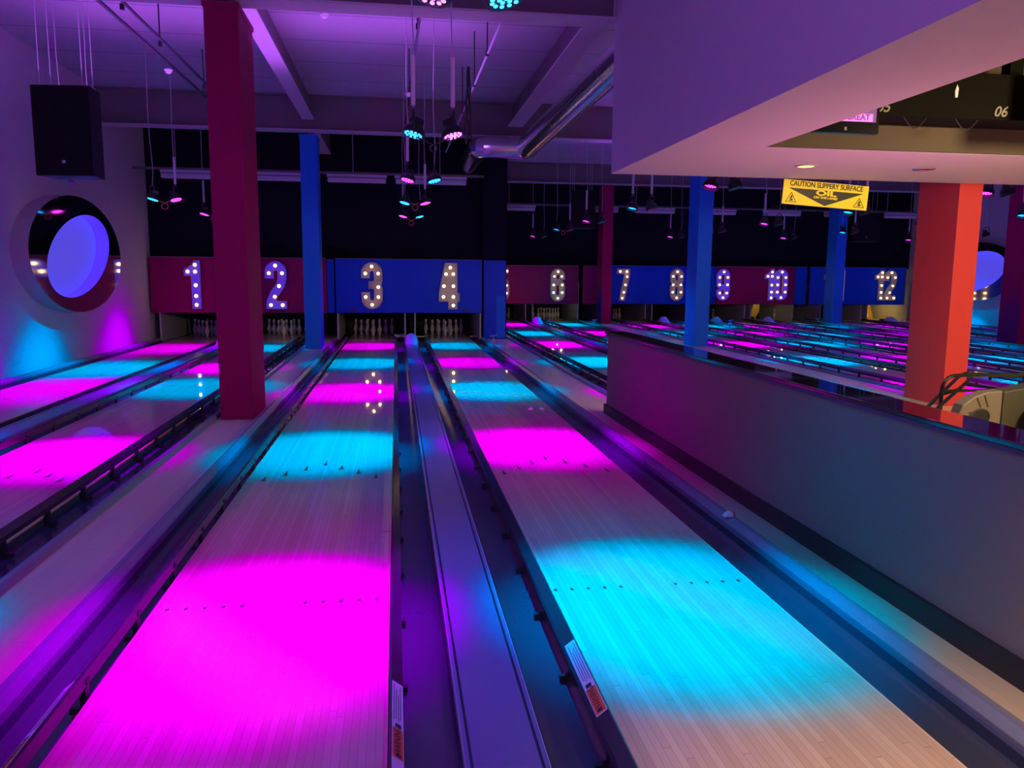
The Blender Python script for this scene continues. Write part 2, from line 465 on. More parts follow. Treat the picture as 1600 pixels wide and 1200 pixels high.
dot_me = G().prism([(.009*math.cos(t*PI/4), .014*math.sin(t*PI/4)) for t in range(8)], .0004, .0009, 'Z').mesh('guide_dot')
M_LANE = {}; M_BR = {}
for s in (-1, 1): M_BR[s] = bracket_mesh(s).mesh('bracket')
def memo(key, fn):
    if key not in M_LANE: M_LANE[key] = fn()
    return M_LANE[key]
FOUL = 1.70
LANE_X = {1: -4.51, 2: -2.72, 3: -.575, 4: 1.215, 5: 3.50, 6: 5.29, 7: 7.65, 8: 9.44, 9: 11.23, 10: 13.02, 11: 15.62, 12: 17.41}
LABEL_TXT = {1: 'first bowling lane from the left wall, ending under the number one',
    2: 'bowling lane behind the pink column, ending under the number two',
    3: 'bowling lane in the foreground with a magenta pool, ending under the number three',
    4: 'bowling lane in the foreground with a cyan pool, ending under the number four',
    5: 'bowling lane past the far end of the low wall, mostly hidden number five',
    6: 'bowling lane ending under the number six', 7: 'bowling lane ending under the number seven',
    8: 'bowling lane ending under the number eight', 9: 'bowling lane ending under the number nine',
    10: 'bowling lane ending under the number ten', 11: 'bowling lane ending under the half hidden number eleven',
    12: 'bowling lane ending under the number twelve by the right wall'}
# which sides carry a raised bumper rail (-1 left, 1 right)
RAILS = {1: (), 2: (-1, 1), 3: (-1, 1), 4: (-1,), 5: (-1, 1), 6: (-1, 1), 7: (-1, 1), 8: (-1, 1), 9: (-1, 1), 10: (-1, 1), 11: (-1, 1), 12: (-1, 1)}
for n in range(1, 13):
    sh = 0 if n <= 4 else SHIFT
    t = thing('bowling_lane', LABEL_TXT[n], 'bowling lane', (LANE_X[n], sh, 0), group='bowling lanes')
    y0, y1 = FOUL, 20.85
    link('lane_surface', memo('surf', lambda: G().box(-LW, LW, y0, y1, -.05, 0).mesh('lane_surface')), 'lane', t)
    for s in (-1, 1):
        o = link('gutter', memo(('gut', s), lambda: gutter_mesh(s, y0, y1-.4).mesh('gutter', True)), 'gutter', t)
        outer = (s == -1 and n % 2 == 1) or (s == 1 and n % 2 == 0)
        if n in (7, 8, 9, 10): outer = (n == 7 and s == -1) or (n == 10 and s == 1)
        if n == 8 and s == 1: pass
        if outer:
            link('edge_capping', memo(('cap', s), lambda: capping_mesh(s, y0, y1-1.2).mesh('edge_capping', True, 28)), 'capping', t)
    for s in RAILS[n]:
        rl = link('bumper_rail', memo(('rail', s), lambda: rail_mesh(s, y0+.15, 18.3).mesh('bumper_rail')), 'rail', t)
        yy = 2.26
        while yy < 18.2:
            # every bracket is its own small mesh; beyond lane 8 the far brackets are out of sight
            link('bracket', M_BR[s], 'bracket', rl, loc=(0, yy, 0))
            yy += .57
    if n in (2, 3, 4):
        for i in range(-3, 4): link('target_arrow', arrow_me, 'mark', t, (i*.136, 6.25-abs(i)*.15, 0))
        for s in (-1, 1):
            for k in range(5): link('guide_dot', dot_me, 'mark', t, (s*(.14+k*.082), 3.56, 0))
    for s in (-1, 1):
        x0, x1 = sorted((s*(LW+.02), s*(LW+.19)))
        k_ = struct('wall_pit_side', G().box(*sorted((s*(LW+GUT-.005), s*(LW+GUT+.03))), 18.75, 21.3, -.05, 1.3), 'kick')
        k_.location = (LANE_X[n], sh, 0)

# warning stickers on the three nearest bumper rails
def sticker(name, lane, s, yc, label, L=.50):
    t = thing(name, label, 'sticker', (LANE_X[lane], yc, 0), group='warning stickers on bumper rails')
    a = Vector((LW+.0145, 0, .1037)); b = Vector((LW+.0505, 0, .0757))
    d = (b-a); nrm = Vector((-d.z, 0, d.x)).normalized()
    if nrm.z < 0: nrm = -nrm
    def strip(u0, u1, y0, y1, lift):
        g = G(); pts = []
        for (u, y) in ((u0, y0), (u1, y0), (u1, y1), (u0, y1)):
            p = a + d*u + nrm*lift; pts.append((s*p.x, y, p.z))
        low = [(q[0]-s*nrm.x*.0005, q[1], q[2]-nrm.z*.0005) for q in pts]
        n = len(g.v); g.v += pts+low
        g.f += [(0, 1, 2, 3), (7, 6, 5, 4), (0, 4, 5, 1), (1, 5, 6, 2), (2, 6, 7, 3), (3, 7, 4, 0)]
        return g
    obj('paper', strip(0, 1, -L/2, L/2, .0012), 'label', t)
    w0 = -L/2 + (.06 if lane == 3 and s == 1 else .004)
    obj('orange_field', strip(.06, .94, w0, w0+.155, .0020), 'orange', t)
    # lettering reads along the rail
    ax = Vector((0, 1, 0)); across = Vector((s*d.x, 0, d.z)).normalized(); nn = Vector((s*nrm.x, 0, nrm.z))
    if s == -1: ydir = across; xdir = ax
    else: xdir = ax; ydir = -across
    if xdir.cross(ydir).dot(nn) < 0: ydir = -ydir
    Mx = Matrix((xdir, ydir, nn)).transposed().to_4x4()
    mid = a + d*.5
    def word(body, size, yc2, off, mat, nm, sx=1.0):
        me = text_mesh(body, size, .0002, 0, sx)
        Mm = Mx.copy(); Mm.translation = Vector((s*mid.x, yc2, mid.z)) + nn*.0028 + ydir*off
        me.transform(Mm); link(nm, me, mat, t)
    word('WARNING', .036, w0+.088, 0, 'labelink', 'warning_lettering', .80)
    g = strip(.25, .8, w0+.006, w0+.012, .0026)
    obj('hazard_mark', strip(.3, .75, w0+.008, w0+.022, .0026), 'labelink', t)
    # rows of small print as ruled ink lines, unreadable in the photograph too
    for k in range(4):
        obj('small_print', strip(.16+.19*k, .21+.19*k, w0+.20+.012*(k % 2), L/2-.02-.03*(k % 3), .0020), 'labelink', t)
    obj('logo_mark', strip(.3, .8, w0+.162, w0+.184, .0020), 'labelink', t)
sticker('warning_sticker', 3, 1, 2.36, 'orange and white warning sticker on the bumper rail right of lane three')
sticker('warning_sticker', 4, -1, 2.58, 'orange and white warning sticker on the bumper rail left of lane four')
sticker('warning_sticker', 3, -1, 2.50, 'white warning sticker on the bumper rail left of lane three')

# dividers over the ball return track between paired lanes
DIV = [(-3.615, 0, 'lanes one and two'), (.32, 0, 'lanes three and four'), (4.395, SHIFT, 'lanes five and six'), (8.545, SHIFT, 'lanes seven and eight'),
       (10.335, SHIFT, 'lanes eight and nine'), (12.125, SHIFT, 'lanes nine and ten'), (16.515, SHIFT, 'lanes eleven and twelve')]
dm = G().box(-.127, .127, FOUL, 17.2, -.05, .028).mesh('cover_plate')
de = {s: G().box(*sorted((s*.104, s*.113)), FOUL, 17.2, .0281, .0296).mesh('dark_inlay') for s in (-1, 1)}
dt = {s: G().box(*sorted((s*.127, s*.1295)), FOUL, 17.2, -.02, .031).mesh('edge_trim') for s in (-1, 1)}
def hood_geo():
    g = G(); L, Wd, H = .62, .155, .20
    ny, nx = 12, 12
    for j in range(ny+1):
        v = j/ny; y = v*L
        h = H*(math.sin(PI*min(1, v*1.25)/2)**1.3 if v < .8 else 1-(v-.8)*1.6) + .012*math.sin(v*31)
        for i in range(nx+1):
            u = -1+2*i/nx; x = Wd*u*(.72+.28*min(1, 1.6*v)) + .006*math.sin(u*9+v*17)
            z = .03 + h*(max(0, 1-abs(u)**2.6))**.6 + .008*math.sin(u*13)*math.cos(v*19)*(1-abs(u))
            g.v.append((x, y, z))
    for j in range(ny):
        for i in range(nx):
            a = j*(nx+1)+i; g.f.append((a, a+1, a+nx+2, a+nx+1))
    g.f.append(tuple(range(ny*(nx+1), (ny+1)*(nx+1))))
    g.f.append(tuple(range(0, nx+1))[::-1])
    return g
hood_me = hood_geo().mesh('hood', True, 50)
for (x, sh, nm) in DIV:
    t = thing('lane_divider', 'long flat cover strip with thin edge lines between '+nm, 'lane divider', (x, sh, 0), group='dividers between paired lanes')
    link('cover_plate', dm, 'divider', t)
    for s in (-1, 1):
        link('dark_inlay', de[s], 'darkline', t); link('edge_trim', dt[s], 'trimline', t)
    if nm == 'lanes 8 and 9': continue
    h = link('ball_return_hood', hood_me, 'hood', None, (x, sh+16.9 if sh == 0 else sh+16.75, 0))
    tag(h, 'rounded ball return hood at the far end of the divider between '+nm, 'ball return hood', 'ball return hoods')

# small sensors on aisle cappings near the pins
for (x, y, lb) in ((2.14, 17.4, 'small sensor on the aisle capping at the far end of lane four'), (6.05, 23.6, 'small cyan lit sensor on the capping beside lane six'),
                   (10.335, 23.3, 'small cyan lit sensor on the divider between lanes eight and nine'), (13.78, 24.2, 'small sensor on the capping beside lane ten')):
    t = thing('lane_sensor', lb, 'sensor', (x, y, .03), group='lane sensors')
    obj('body', G().box(-.05, .05, -.05, .05, 0, .07), 'hood', t, bevel=.01)
    obj('post', G().tube([(0, 0, .07), (0, 0, .15)], .014, 8), 'hood', t)
    obj('crossbar', G().tube([(-.08, 0, .13), (.08, 0, .15)], .014, 8), 'hood', t)
# white end blocks by the pin deck
for (x, sg, lb) in ((.09, 1, 'white plastic end block beyond the gutter right of lane three'), (.55, -1, 'pale plastic end block beyond the gutter left of lane four'), (1.90, -1, 'pale plastic end block beyond the gutter right of lane four')):
    o = obj('end_block', G().prism([(-.13*sg, .0), (.10*sg, .0), (.12*sg, .03), (.11*sg, .085), (-.08*sg, .07), (-.15*sg, .08)], -.06, .06), 'greenish', None, bevel=.008, loc=(x, 19.2 if sg == 1 else 19.3, .0))
    o.scale = (1, 1, 1 if sg == 1 else .35)
    tag(o, lb, 'end block', 'end blocks')

# clip on the capping of lane 4
t = thing('plastic_clip', 'small white and red plastic clip on the capping right of lane four', 'clip', (2.025, 4.46, .041))
obj('clip_body', G().prism([(-.035, 0), (-.02, .02), (.0, .03), (.02, .026), (.025, .0)], -.022, .022), 'greenish', t, bevel=.003)
obj('clip_head', G().tube([(.018, 0, .014), (.038, 0, .014)], .013, 10), 'red', t)

# ---------------------------------------------------------------- pins
pin_prof = [(.0001, 0), (.025, 0), (.027, .012), (.036, .05), (.0485, .08), (.058, .105), (.0605, .118), (.058, .14), (.045, .18), (.033, .22), (.0250, .25), (.0232, .262), (.0245, .285), (.030, .325), (.0325, .345), (.030, .363), (.020, .377), (.0001, .381)]
pin_me = G().lathe(pin_prof, 16).mesh('pin', True, 60)
stripe = {z: G().lathe([(r+.0012, zz) for r, zz in ((.0245, z), (.0236, z+.008))], 16).mesh('neck_stripe', True) for z in (.246, .270)}
def pin(x, y, lb, grp):
    o = link('bowling_pin', pin_me, 'pin', None, (x, y, 0.0))
    tag(o, lb, 'bowling pin', grp)
    for z in stripe: link('neck_stripe', stripe[z], 'pinred', o)
PN = ['the front pin', 'left in the second row', 'right in the second row', 'left in the third row', 'middle in the third row', 'right in the third row', 'leftmost in the back row', 'second from left in the back row', 'second from right in the back row', 'rightmost in the back row']
NW = 'zero one two three four five six seven eight nine ten eleven twelve'.split()
D = .3048
spots = [(0, 0)] + [((i-.5)*D, D*.866) for i in (0, 1)] + [((i-1)*D, 2*D*.866) for i in range(3)] + [((i-1.5)*D, 3*D*.866) for i in range(4)]
for n in (1, 2, 3, 4, 5, 6):
    sh = 0 if n <= 4 else SHIFT
    for (x, y) in spots:
        k = spots.index((x, y)); pin(LANE_X[n]+x, 19.72+sh+y, 'white bowling pin on lane %s, %s' % (NW[n], PN[k]), 'pins on lane '+NW[n])
for n in (7, 9):
    for k, (x, y) in enumerate(((-.15, .26), (.15, .26)) if n == 9 else ((-.05, 0), (.10, .26), (.30, .53))):
        pin(LANE_X[n]+x, 26.92+y, '%s of the few white bowling pins left standing on lane %s' % (('leftmost', 'rightmost' if n == 9 else 'middle', 'rightmost')[k], NW[n]), 'pins on lane '+NW[n])
pin(13.0, 27.2, 'lone white bowling pin right of the yellow machine arm', None)
pin(13.75, 27.2, 'pinkish bowling pin standing left of lane eleven', None)
pin(17.02-.16, 26.95, 'warmly lit bowling pin at lane twelve, the left of its two', None)
pin(17.02+.24, 26.95, 'warmly lit bowling pin at lane twelve, the right of its two', None)
# yellow pin-sweep arm at lane 10
t = thing('pinspotter_arm', 'yellow metal machine arm in the pit of lane ten', 'machine arm', (12.45, 26.6, 0))
obj('arm_plate', G().prism([(-.22, .58), (-.10, .58), (.0, .12), (.30, .12), (.42, .30), (.42, .58), (.20, .58), (.12, .26), (.06, .26), (-.04, .58), (-.2, .58)], 0, .05), 'yellowm', t)
t = thing('pinspotter_arm', 'amber lit machine frame behind the pins of lane twelve', 'machine arm', (17.4, 27.7, 0))
obj('arm_plate', G().prism([(-.5, .50), (.45, .50), (.62, .0), (.42, .0), (.30, .36), (-.5, .36)], 0, .05), 'yellowm', t)
lamp('pit_lamp', 'AREA', (17.2, 26.5, .95), 9, (1, .62, .18), target=(17.2, 27.6, 0), size=.4)
lamp('pit_lamp', 'AREA', (12.6, 26.3, .8), .9, (1, .8, .3), target=(12.7, 26.7, .2), size=.4)
lamp('pit_lamp', 'AREA', (5.4, 26.2, 1.2), .7, (1, .85, .5), target=(5.4, 27.2, 0), size=.6)
lamp('pit_lamp', 'AREA', (-2.6, 19.1, 1.2), .7, (.8, .7, .9), target=(-2.6, 20.0, 0), size=.8)
lamp('pit_lamp', 'AREA', (.4, 19.1, 1.2), .35, (.8, .75, .9), target=(.4, 20.0, 0), size=.8)

# ---------------------------------------------------------------- masking panels
def panel(x0, x1, yf, z0, z1, mat, lb, seam=True):
    t = thing('masking_panel', lb, 'panel', ((x0+x1)/2, yf, 0), group='masking panels above the pin decks')
    w = (x1-x0)/2
    obj('face', G().box(-w, w, 0, .04, z0, z1), mat, t, bevel=.006)
    obj('top_edge', G().box(-w, w, -.004, .02, z1, z1+.012), 'beam', t)
    obj('rear_bracket', G().box(-w+.02, w-.02, .04, (YB1 if yf < 20 else YB2)-yf+.02, z1-.07, z1-.015), 'blackgap', t)
    return t
P = panel
P(-5.42, -1.58, PAN1, .62, 1.86, 'pinkpanel', 'long pink panel carrying the numbers one and two')
P(-1.565, -1.41, PAN1, .62, 1.83, 'bluepanel', 'narrow blue panel between the blue column and number three')
P(-1.375, 2.01, PAN1, .62, 1.86, 'bluepanel', 'long blue panel carrying the numbers three and four')
P(2.66, 6.04, PAN2, .58, 1.84, 'pinkpanel', 'pink panel carrying the number six')
P(6.18, 6.80, PAN2, .58, 1.84, 'pinkpanel', 'short pink panel left of the pink column by number seven')
P(6.85, 10.86, PAN2, .58, 1.86, 'bluepanel', 'blue panel carrying the numbers seven and eight')
P(10.88, 13.74, PAN2, .58, 1.87, 'pinkpanel', 'pink panel carrying the numbers nine and ten')
P(13.76, 14.18, PAN2, .58, 1.88, 'bluepanel', 'narrow blue panel right of number ten')
P(14.30, 17.95, PAN2, .58, 1.88, 'bluepanel', 'blue panel carrying the number twelve')
# blue flat pillar at the step
t = thing('pillar_casing', 'flat blue casing beside number four where the back wall steps away', 'casing', (2.335, 18.68, 0))
obj('front', G().box(-.27, .26, 0, .05, .0, 1.86), 'bluepanel', t, bevel=.006)
obj('access_panel', G().box(.03, .25, -.012, 0, .02, 1.02), 'blue', t, bevel=.003)
for (x, y, lb) in ((-1.05+.05, PAN1, 'tiny dark red label on the blue panel below number three'), (1.62, PAN1, 'tiny dark red label on the blue panel below number four')):
    tag(obj('panel_label', G().box(-.09, .09, -.003, 0, -.02, .02), 'seam', None, loc=(x, y-.0005, .685)), lb, 'label', 'tiny labels on the blue panel')

# ---------------------------------------------------------------- illuminated numbers
def arcp(cx, cz, r, a0, a1, n=8):
    return [(cx+r*math.cos(R(a0+(a1-a0)*i/n)), cz+r*math.sin(R(a0+(a1-a0)*i/n))) for i in range(n+1)]
w_ = .175
def digit(d):
    """returns list of ('r', path, closed) / ('p', polygon) and bulb spots; box .47 x 1.06"""
    top, bot = .825, .235; a = .145
    if d == '0':
        return [('r', arcp(0, top, a, 0, 180)+arcp(0, bot, a, 180, 360), True)], [(0, .97), (0, .09), (-a, .78), (a, .78), (-a, .53), (a, .53), (-a, .28), (a, .28)]
    if d == '1':
        return [('p', [(-.02, 0), (.16, 0), (.16, 1.06), (.05, 1.06), (-.02, .95), (-.17, .86), (-.17, .74), (-.02, .74)])], [(.07, .97), (-.09, .82), (.07, .82), (.07, .52), (.07, .28), (.07, .08)]
    if d == '2':
        return [('r', [(-a, .68)]+arcp(0, top, a, 180, 0)+[(a, .70), (.10, .52), (-.04, .34), (-.12, .16), (-.135, .02)], False), ('p', [(-.22, 0), (.22, 0), (.22, .16), (-.20, .16)])], \
            [(0, .97), (-a, .80), (a, .80), (.07, .51), (-.03, .27), (-.12, .08), (.14, .08)]
    if d == '3':
        return [('r', [(-a, .70)]+arcp(0, top, a, 180, 0)+[(a, .66), (.11, .55)], False), ('r', [(.11, .55), (a, .44)]+arcp(0, bot, a, 0, -180)+[(-a, .38)], False), ('p', [(-.07, .47), (.14, .47), (.14, .62), (-.07, .62)])], \
            [(0, .97), (-a, .81), (a, .81), (a, .50), (-a, .27), (a, .27), (0, .09)]
    if d == '4':
        return [('p', [(-.09, 1.06), (.19, 1.06), (.19, .36), (.24, .36), (.24, .18), (.19, .18), (.19, 0), (-.01, 0), (-.01, .18), (-.23, .18), (-.23, .36)])], \
            [(.03, .96), (-.07, .81), (.10, .81), (-.12, .53), (.10, .53), (-.13, .28), (.10, .28), (.10, .08)]
    if d == '5':
        return [('p', [(-.22, .48), (-.22, 1.06), (.20, 1.06), (.20, .90), (-.05, .90), (-.05, .48)]), ('r', [(-.10, .60), (0, .66), (.10, .62), (a, .5)]+arcp(0, bot, a, 0, -180)+[(-a, .34)], False)], \
            [(-.14, .97), (.05, .97), (.16, .97), (-.14, .75), (a, .5), (a, .25), (0, .09), (-a, .28)]
    if d == '6':
        return [('r', [(a, .70)]+arcp(0, top, a, 0, 180)+[(-a, bot+.1)], False), ('r', arcp(0, .48, a, 0, 180)+arcp(0, bot, a, 180, 360), True)], \
            [(0, .97), (-a+.02, .81), (a-.02, .81), (-a, .53), (a, .53), (-a, .28), (a, .28), (0, .09)]
    if d == '7':
        return [('p', [(-.21, .90), (-.21, 1.06), (.22, 1.06), (.22, .86), (.06, 0), (-.13, 0), (.05, .90)])], [(-.12, .97), (.11, .97), (.12, .80), (.07, .53), (.02, .28), (-.03, .08)]
    if d == '8':
        return [('r', arcp(0, .835, a, 0, 180)+arcp(0, .70, a-.01, 180, 360), True), ('r', arcp(0, .42, a, 0, 180)+arcp(0, bot-.005, a, 180, 360), True), ('p', [(-.09, .47), (.09, .47), (.09, .62), (-.09, .62)])], \
            [(0, .97), (-a, .81), (a, .81), (-a+.01, .53), (a-.01, .53), (-a, .28), (a, .28), (0, .09)]
    if d == '9':
        g6, b6 = digit('6')
        out = []
        for k in g6: out.append((k[0], [(-x, 1.06-z) for x, z in k[1]], k[2]))
        return out, [(-x, 1.06-z) for x, z in b6]
bulb_me = G().ball((0, 0, 0), .032, 12, 8).mesh('bulb', True, 80)
socket_me = G().lathe([(.0001, 0), (.052, 0), (.052, .012), (.036, .014), (.0001, .012)], 14, Mx=Matrix.Rotation(R(90), 3, 'X')).mesh('bulb_dish', True, 40)
def number(s, x, yf, zb, lb, body='letter', hs=1.0, sp=.43, w=1.0):
    t = thing('illuminated_number', lb, 'illuminated number', (x, yf, zb), group='marquee bulb lane numbers')
    offs = [0] if len(s) == 1 else [-sp/2, sp/2]
    k = 0
    for ch, ox in zip(s, offs):
        shp, bl = digit(ch)
        g = G(); gr = G()
        for q in shp:
            dy = -.0006*k; k += 1
            pts = [(ox+p[0]*w, p[1]*hs) for p in q[1]]
            if q[0] == 'r':
                g.ribbon(pts, w_*w, -.05+dy, -.001, q[2])
                gr.ribbon(pts, w_*w+.022, -.044+dy, -.0015, q[2])
            else:
                g.prism(pts, -.05+dy, -.001)
                cx = sum(p[0] for p in pts)/len(pts); cz = sum(p[1] for p in pts)/len(pts)
                k2 = len(pts); area = sum(pts[i][0]*pts[(i+1) % k2][1]-pts[(i+1) % k2][0]*pts[i][1] for i in range(k2))
                sg = 1 if area > 0 else -1; off = []
                for i in range(k2):
                    p0, p1, p2 = Vector(pts[i-1]), Vector(pts[i]), Vector(pts[(i+1) % k2])
                    n1 = Vector(((p1-p0).y, -(p1-p0).x)).normalized()*sg; n2 = Vector(((p2-p1).y, -(p2-p1).x)).normalized()*sg
                    nn = (n1+n2); nn = nn/max(.4, nn.length_squared/2) if nn.length > 1e-6 else n1
                    off.append((p1.x+nn.x*.011, p1.y+nn.y*.011))
                gr.prism(off, -.044+dy, -.0015)
        obj('digit_face', g, body, t)
        obj('digit_rim', gr, 'rim', t)
        for (bx, bz) in bl:
            b = link('bulb', bulb_me, 'bulb', t, (ox+bx*w, -.088, bz*hs))
            link('bulb_dish', socket_me, 'letter', b, (0, .034, 0))
    return t
zb1 = .72
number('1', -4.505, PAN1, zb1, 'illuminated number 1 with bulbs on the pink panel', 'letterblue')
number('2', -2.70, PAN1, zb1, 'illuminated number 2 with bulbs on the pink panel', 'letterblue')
number('3', -.55, PAN1, zb1, 'illuminated number 3 with bulbs on the blue panel')
number('4', 1.23, PAN1, zb1, 'illuminated number 4 with bulbs on the blue panel')
zb2 = .68
number('5', 3.45, PAN2, zb2, 'illuminated number, only the right edge showing past the blue casing')
number('6', 5.32, PAN2, zb2, 'illuminated number 6 with bulbs on the pink panel')
number('7', 7.56, PAN2, zb2+.02, 'illuminated number 7 with bulbs on the blue panel')
number('8', 9.44, PAN2, zb2+.03, 'illuminated number 8 with bulbs on the blue panel')
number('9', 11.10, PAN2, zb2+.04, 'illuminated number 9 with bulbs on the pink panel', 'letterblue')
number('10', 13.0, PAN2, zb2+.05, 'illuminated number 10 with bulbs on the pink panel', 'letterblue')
number('11', 15.2, PAN2, zb2+.05, 'illuminated number 11, all but one bulb hidden by a blue column')
number('12', 17.12, PAN2, zb2+.06, 'illuminated number 12 with bulbs on the blue panel')

# ---------------------------------------------------------------- columns
def column(x, y, w, d, top, mat, lb, panel_side='front', zs=(1.05, 1.12)):
    t = thing('column', lb, 'column', (x, y, 0), group='square building columns')
    obj('shaft', G().box(0, w, 0, d, .0, top), mat, t, bevel=.006)
    pm = mat
    if panel_side == 'front':
        obj('access_panel', G().box(.006, w-.006, -.008, 0, .04, zs[0]), pm, t, bevel=.003)
    elif panel_side == 'right':
        obj('access_panel', G().box(w, w+.008, .02, d-.02, .04, zs[0]), pm, t, bevel=.003)
    obj('collar', G().box(-.012, w+.012, -.012, d+.012, top-.05, top), mat, t, bevel=.004)
    return t
column(-1.815, 8.36, .325, .80, 4.12, 'pink', 'tall pink column in the left aisle, nearest the camera', 'front', (.96, 0))
column(-1.835, 16.3, .325, .60, 4.22, 'blue', 'blue column in the left aisle between numbers two and three', None)
column(6.45, 24.36, .325, .60, 4.3, 'pink', 'pink column left of number seven', 'front', (.75, 0))
column(6.45, 16.4, .325, .60, 4.3, 'blue', 'blue column rising behind the low wall, between numbers eight and nine', 'front', (1.05, 0))
column(6.45, 8.42, .30, .72, 4.2, 'crimson', 'wide crimson column under the soffit at right', None)
column(14.38, 24.36, .33, .60, 4.3, 'blue', 'blue column in front of number eleven', None)
column(14.35, 16.4, .34, .62, 4.3, 'pink', 'pink column at the right edge before the far porthole', None)

# ---------------------------------------------------------------- steel beams
def ibeam_x(x0, x1, y, w, z0, z1, lb):
    t = thing('steel_beam', lb, 'beam', (0, 0, 0), group='steel roof beams')
    obj('web', G().box(x0, x1, y+w*.4, y+w*.6, z0+.02, z1-.02), 'beam', t)
    obj('bottom_flange', G().box(x0, x1, y, y+w, z0, z0+.025), 'beamlight', t)
    obj('top_flange', G().box(x0, x1, y, y+w, z1-.03, z1-.002), 'beam', t)
    return t
ibeam_x(XL, 2.29, 8.30, .30, 4.14, CEIL, 'steel cross beam at the top edge above the pink column')
ibeam_x(XL, XR, 16.05, .30, 4.25, CEIL, 'wide steel cross beam over the middle of the lanes')
ibeam_x(2.63, XR, 24.15, .30, 4.33, CEIL, 'farthest steel cross beam above lanes five to twelve')
def ibeam_y(x, w, y0, y1, z0, lb):
    t = thing('steel_beam', lb, 'beam', (0, 0, 0), group='steel roof beams')
    obj('web', G().box(x+w*.4, x+w*.6, y0, y1, z0+.02, CEIL-.02), 'beam', t)
    obj('bottom_flange', G().box(x, x+w, y0, y1, z0, z0+.022), 'beamlight', t)
    obj('stiffener', G().box(x+.01, x+w-.01, y1-.03, y1-.015, z0+.02, CEIL-.03), 'beam', t)
ibeam_y(-1.74, .22, 8.62, 16.04, 4.45, 'steel purlin running back from the pink column to the blue column')
ibeam_y(2.24, .30, 8.62, 16.04, 4.45, 'steel purlin running beside the silver duct')
ibeam_y(-1.68, .24, 16.36, 18.88, 4.22, 'short steel purlin beyond the blue column')
ibeam_y(2.22, .34, 16.36, 18.70, 4.22, 'short steel purlin beyond the silver duct')

# ---------------------------------------------------------------- duct
def rounded(path, r, n=6):
    P = [Vector(p) for p in path]; out = [P[0]]
    for i in range(1, len(P)-1):
        a = (P[i-1]-P[i]).normalized(); b = (P[i+1]-P[i]).normalized()
        p0 = P[i]+a*r; p1 = P[i]+b*r
        for k in range(n+1):
            t = k/n; out.append((1-t)**2*p0+2*t*(1-t)*P[i]+t*t*p1)
    out.append(P[-1]); return out
t = thing('air_duct', 'silver spiral duct bending over lane four below the ceiling', 'duct', (0, 0, 0))
dz = 3.95
obj('duct_run', G().tube([(2.55, 8.43, dz), (2.52, 15.05, dz)], .20, 32, False), 'duct', t, True)
obj('elbow', G().tube(rounded([(2.52, 15.05, dz), (2.52, 15.45, dz), (1.62, 15.45, dz), (1.62, 15.9, dz)], .22, 4), .205, 28, False), 'steel', t, True, angle=12)
obj('duct_end', G().tube([(1.62, 15.9, dz), (1.62, 18.9, dz)], .20, 32, False), 'duct', t, True)
for y in (9.4, 12.3, 15.0): obj('joint_band', G().tube([(2.535, y, dz), (2.535, y+.05, dz)], .207, 32, False), 'steel', t, True)

# ---------------------------------------------------------------- unlit strip lights on trunking
t = thing('cable_trunking', 'pale trunking carrying strip lights across the black wall of lanes one to four', 'trunking', (0, 0, 0))
obj('channel', G().box(XL+.01, 1.98, 17.97, 18.03, 3.68, 3.73), 'beam', t)
for x in (-4.6, -1.9, -.9, 1.0): obj('hanger', G().tube([(x, 18, 3.73), (x, 18, CEIL)], .008, 6), 'cable', t)
t = thing('cable_trunking', 'pale trunking carrying strip lights across the black wall of lanes five to twelve', 'trunking', (0, 0, 0))
obj('channel', G().box(2.63, XR-.01, 25.28, 25.34, 3.74, 3.79), 'beam', t)
for x in (3.6, 7.8, 12.3, 16.7): obj('hanger', G().tube([(x, 25.3, 3.79), (x, 25.3, CEIL)], .008, 6), 'cable', t)
def batten(x0, x1, y, z, lb):
    t = thing('strip_light', lb, 'strip light', ((x0+x1)/2, y, z), group='unlit strip lights on trunking')
    w = (x1-x0)/2
    obj('spine', G().box(-w, w, -.035, .035, -.06, 0), 'batten', t)
    obj('diffuser', G().box(-w+.02, w-.02, -.06, .06, -.175, -.075), 'batten', t, bevel=.015)
    obj('shadow_gap', G().box(-w+.03, w-.03, -.03, .03, -.075, -.06), 'darkline', t)
batten(-4.92, -3.3, 18.0, 3.68, 'unlit strip light left of the pink column')
batten(-3.2, -1.62, 18.0, 3.68, 'unlit strip light between the pink and the blue column')
batten(-1.47, -.17, 18.0, 3.68, 'unlit strip light just right of the blue column')
batten(.0, 1.60, 18.0, 3.68, 'unlit strip light behind the hanging lamps by the duct end')
for (a, b, lb) in ((2.9, 4.46, 'unlit strip light above number five'), (6.3, 7.2, 'unlit strip light behind the far pink column'), (7.75, 9.12, 'unlit strip light above numbers seven and eight'), (10.0, 11.25, 'unlit strip light right of the blue column'),
                   (12.2, 13.55, 'unlit strip light above number ten'), (14.4, 15.7, 'unlit strip light below the right end of the caution sign'), (16.62, 17.95, 'unlit strip light above number twelve')):
    batten(a, b, 25.31, 3.74, lb)

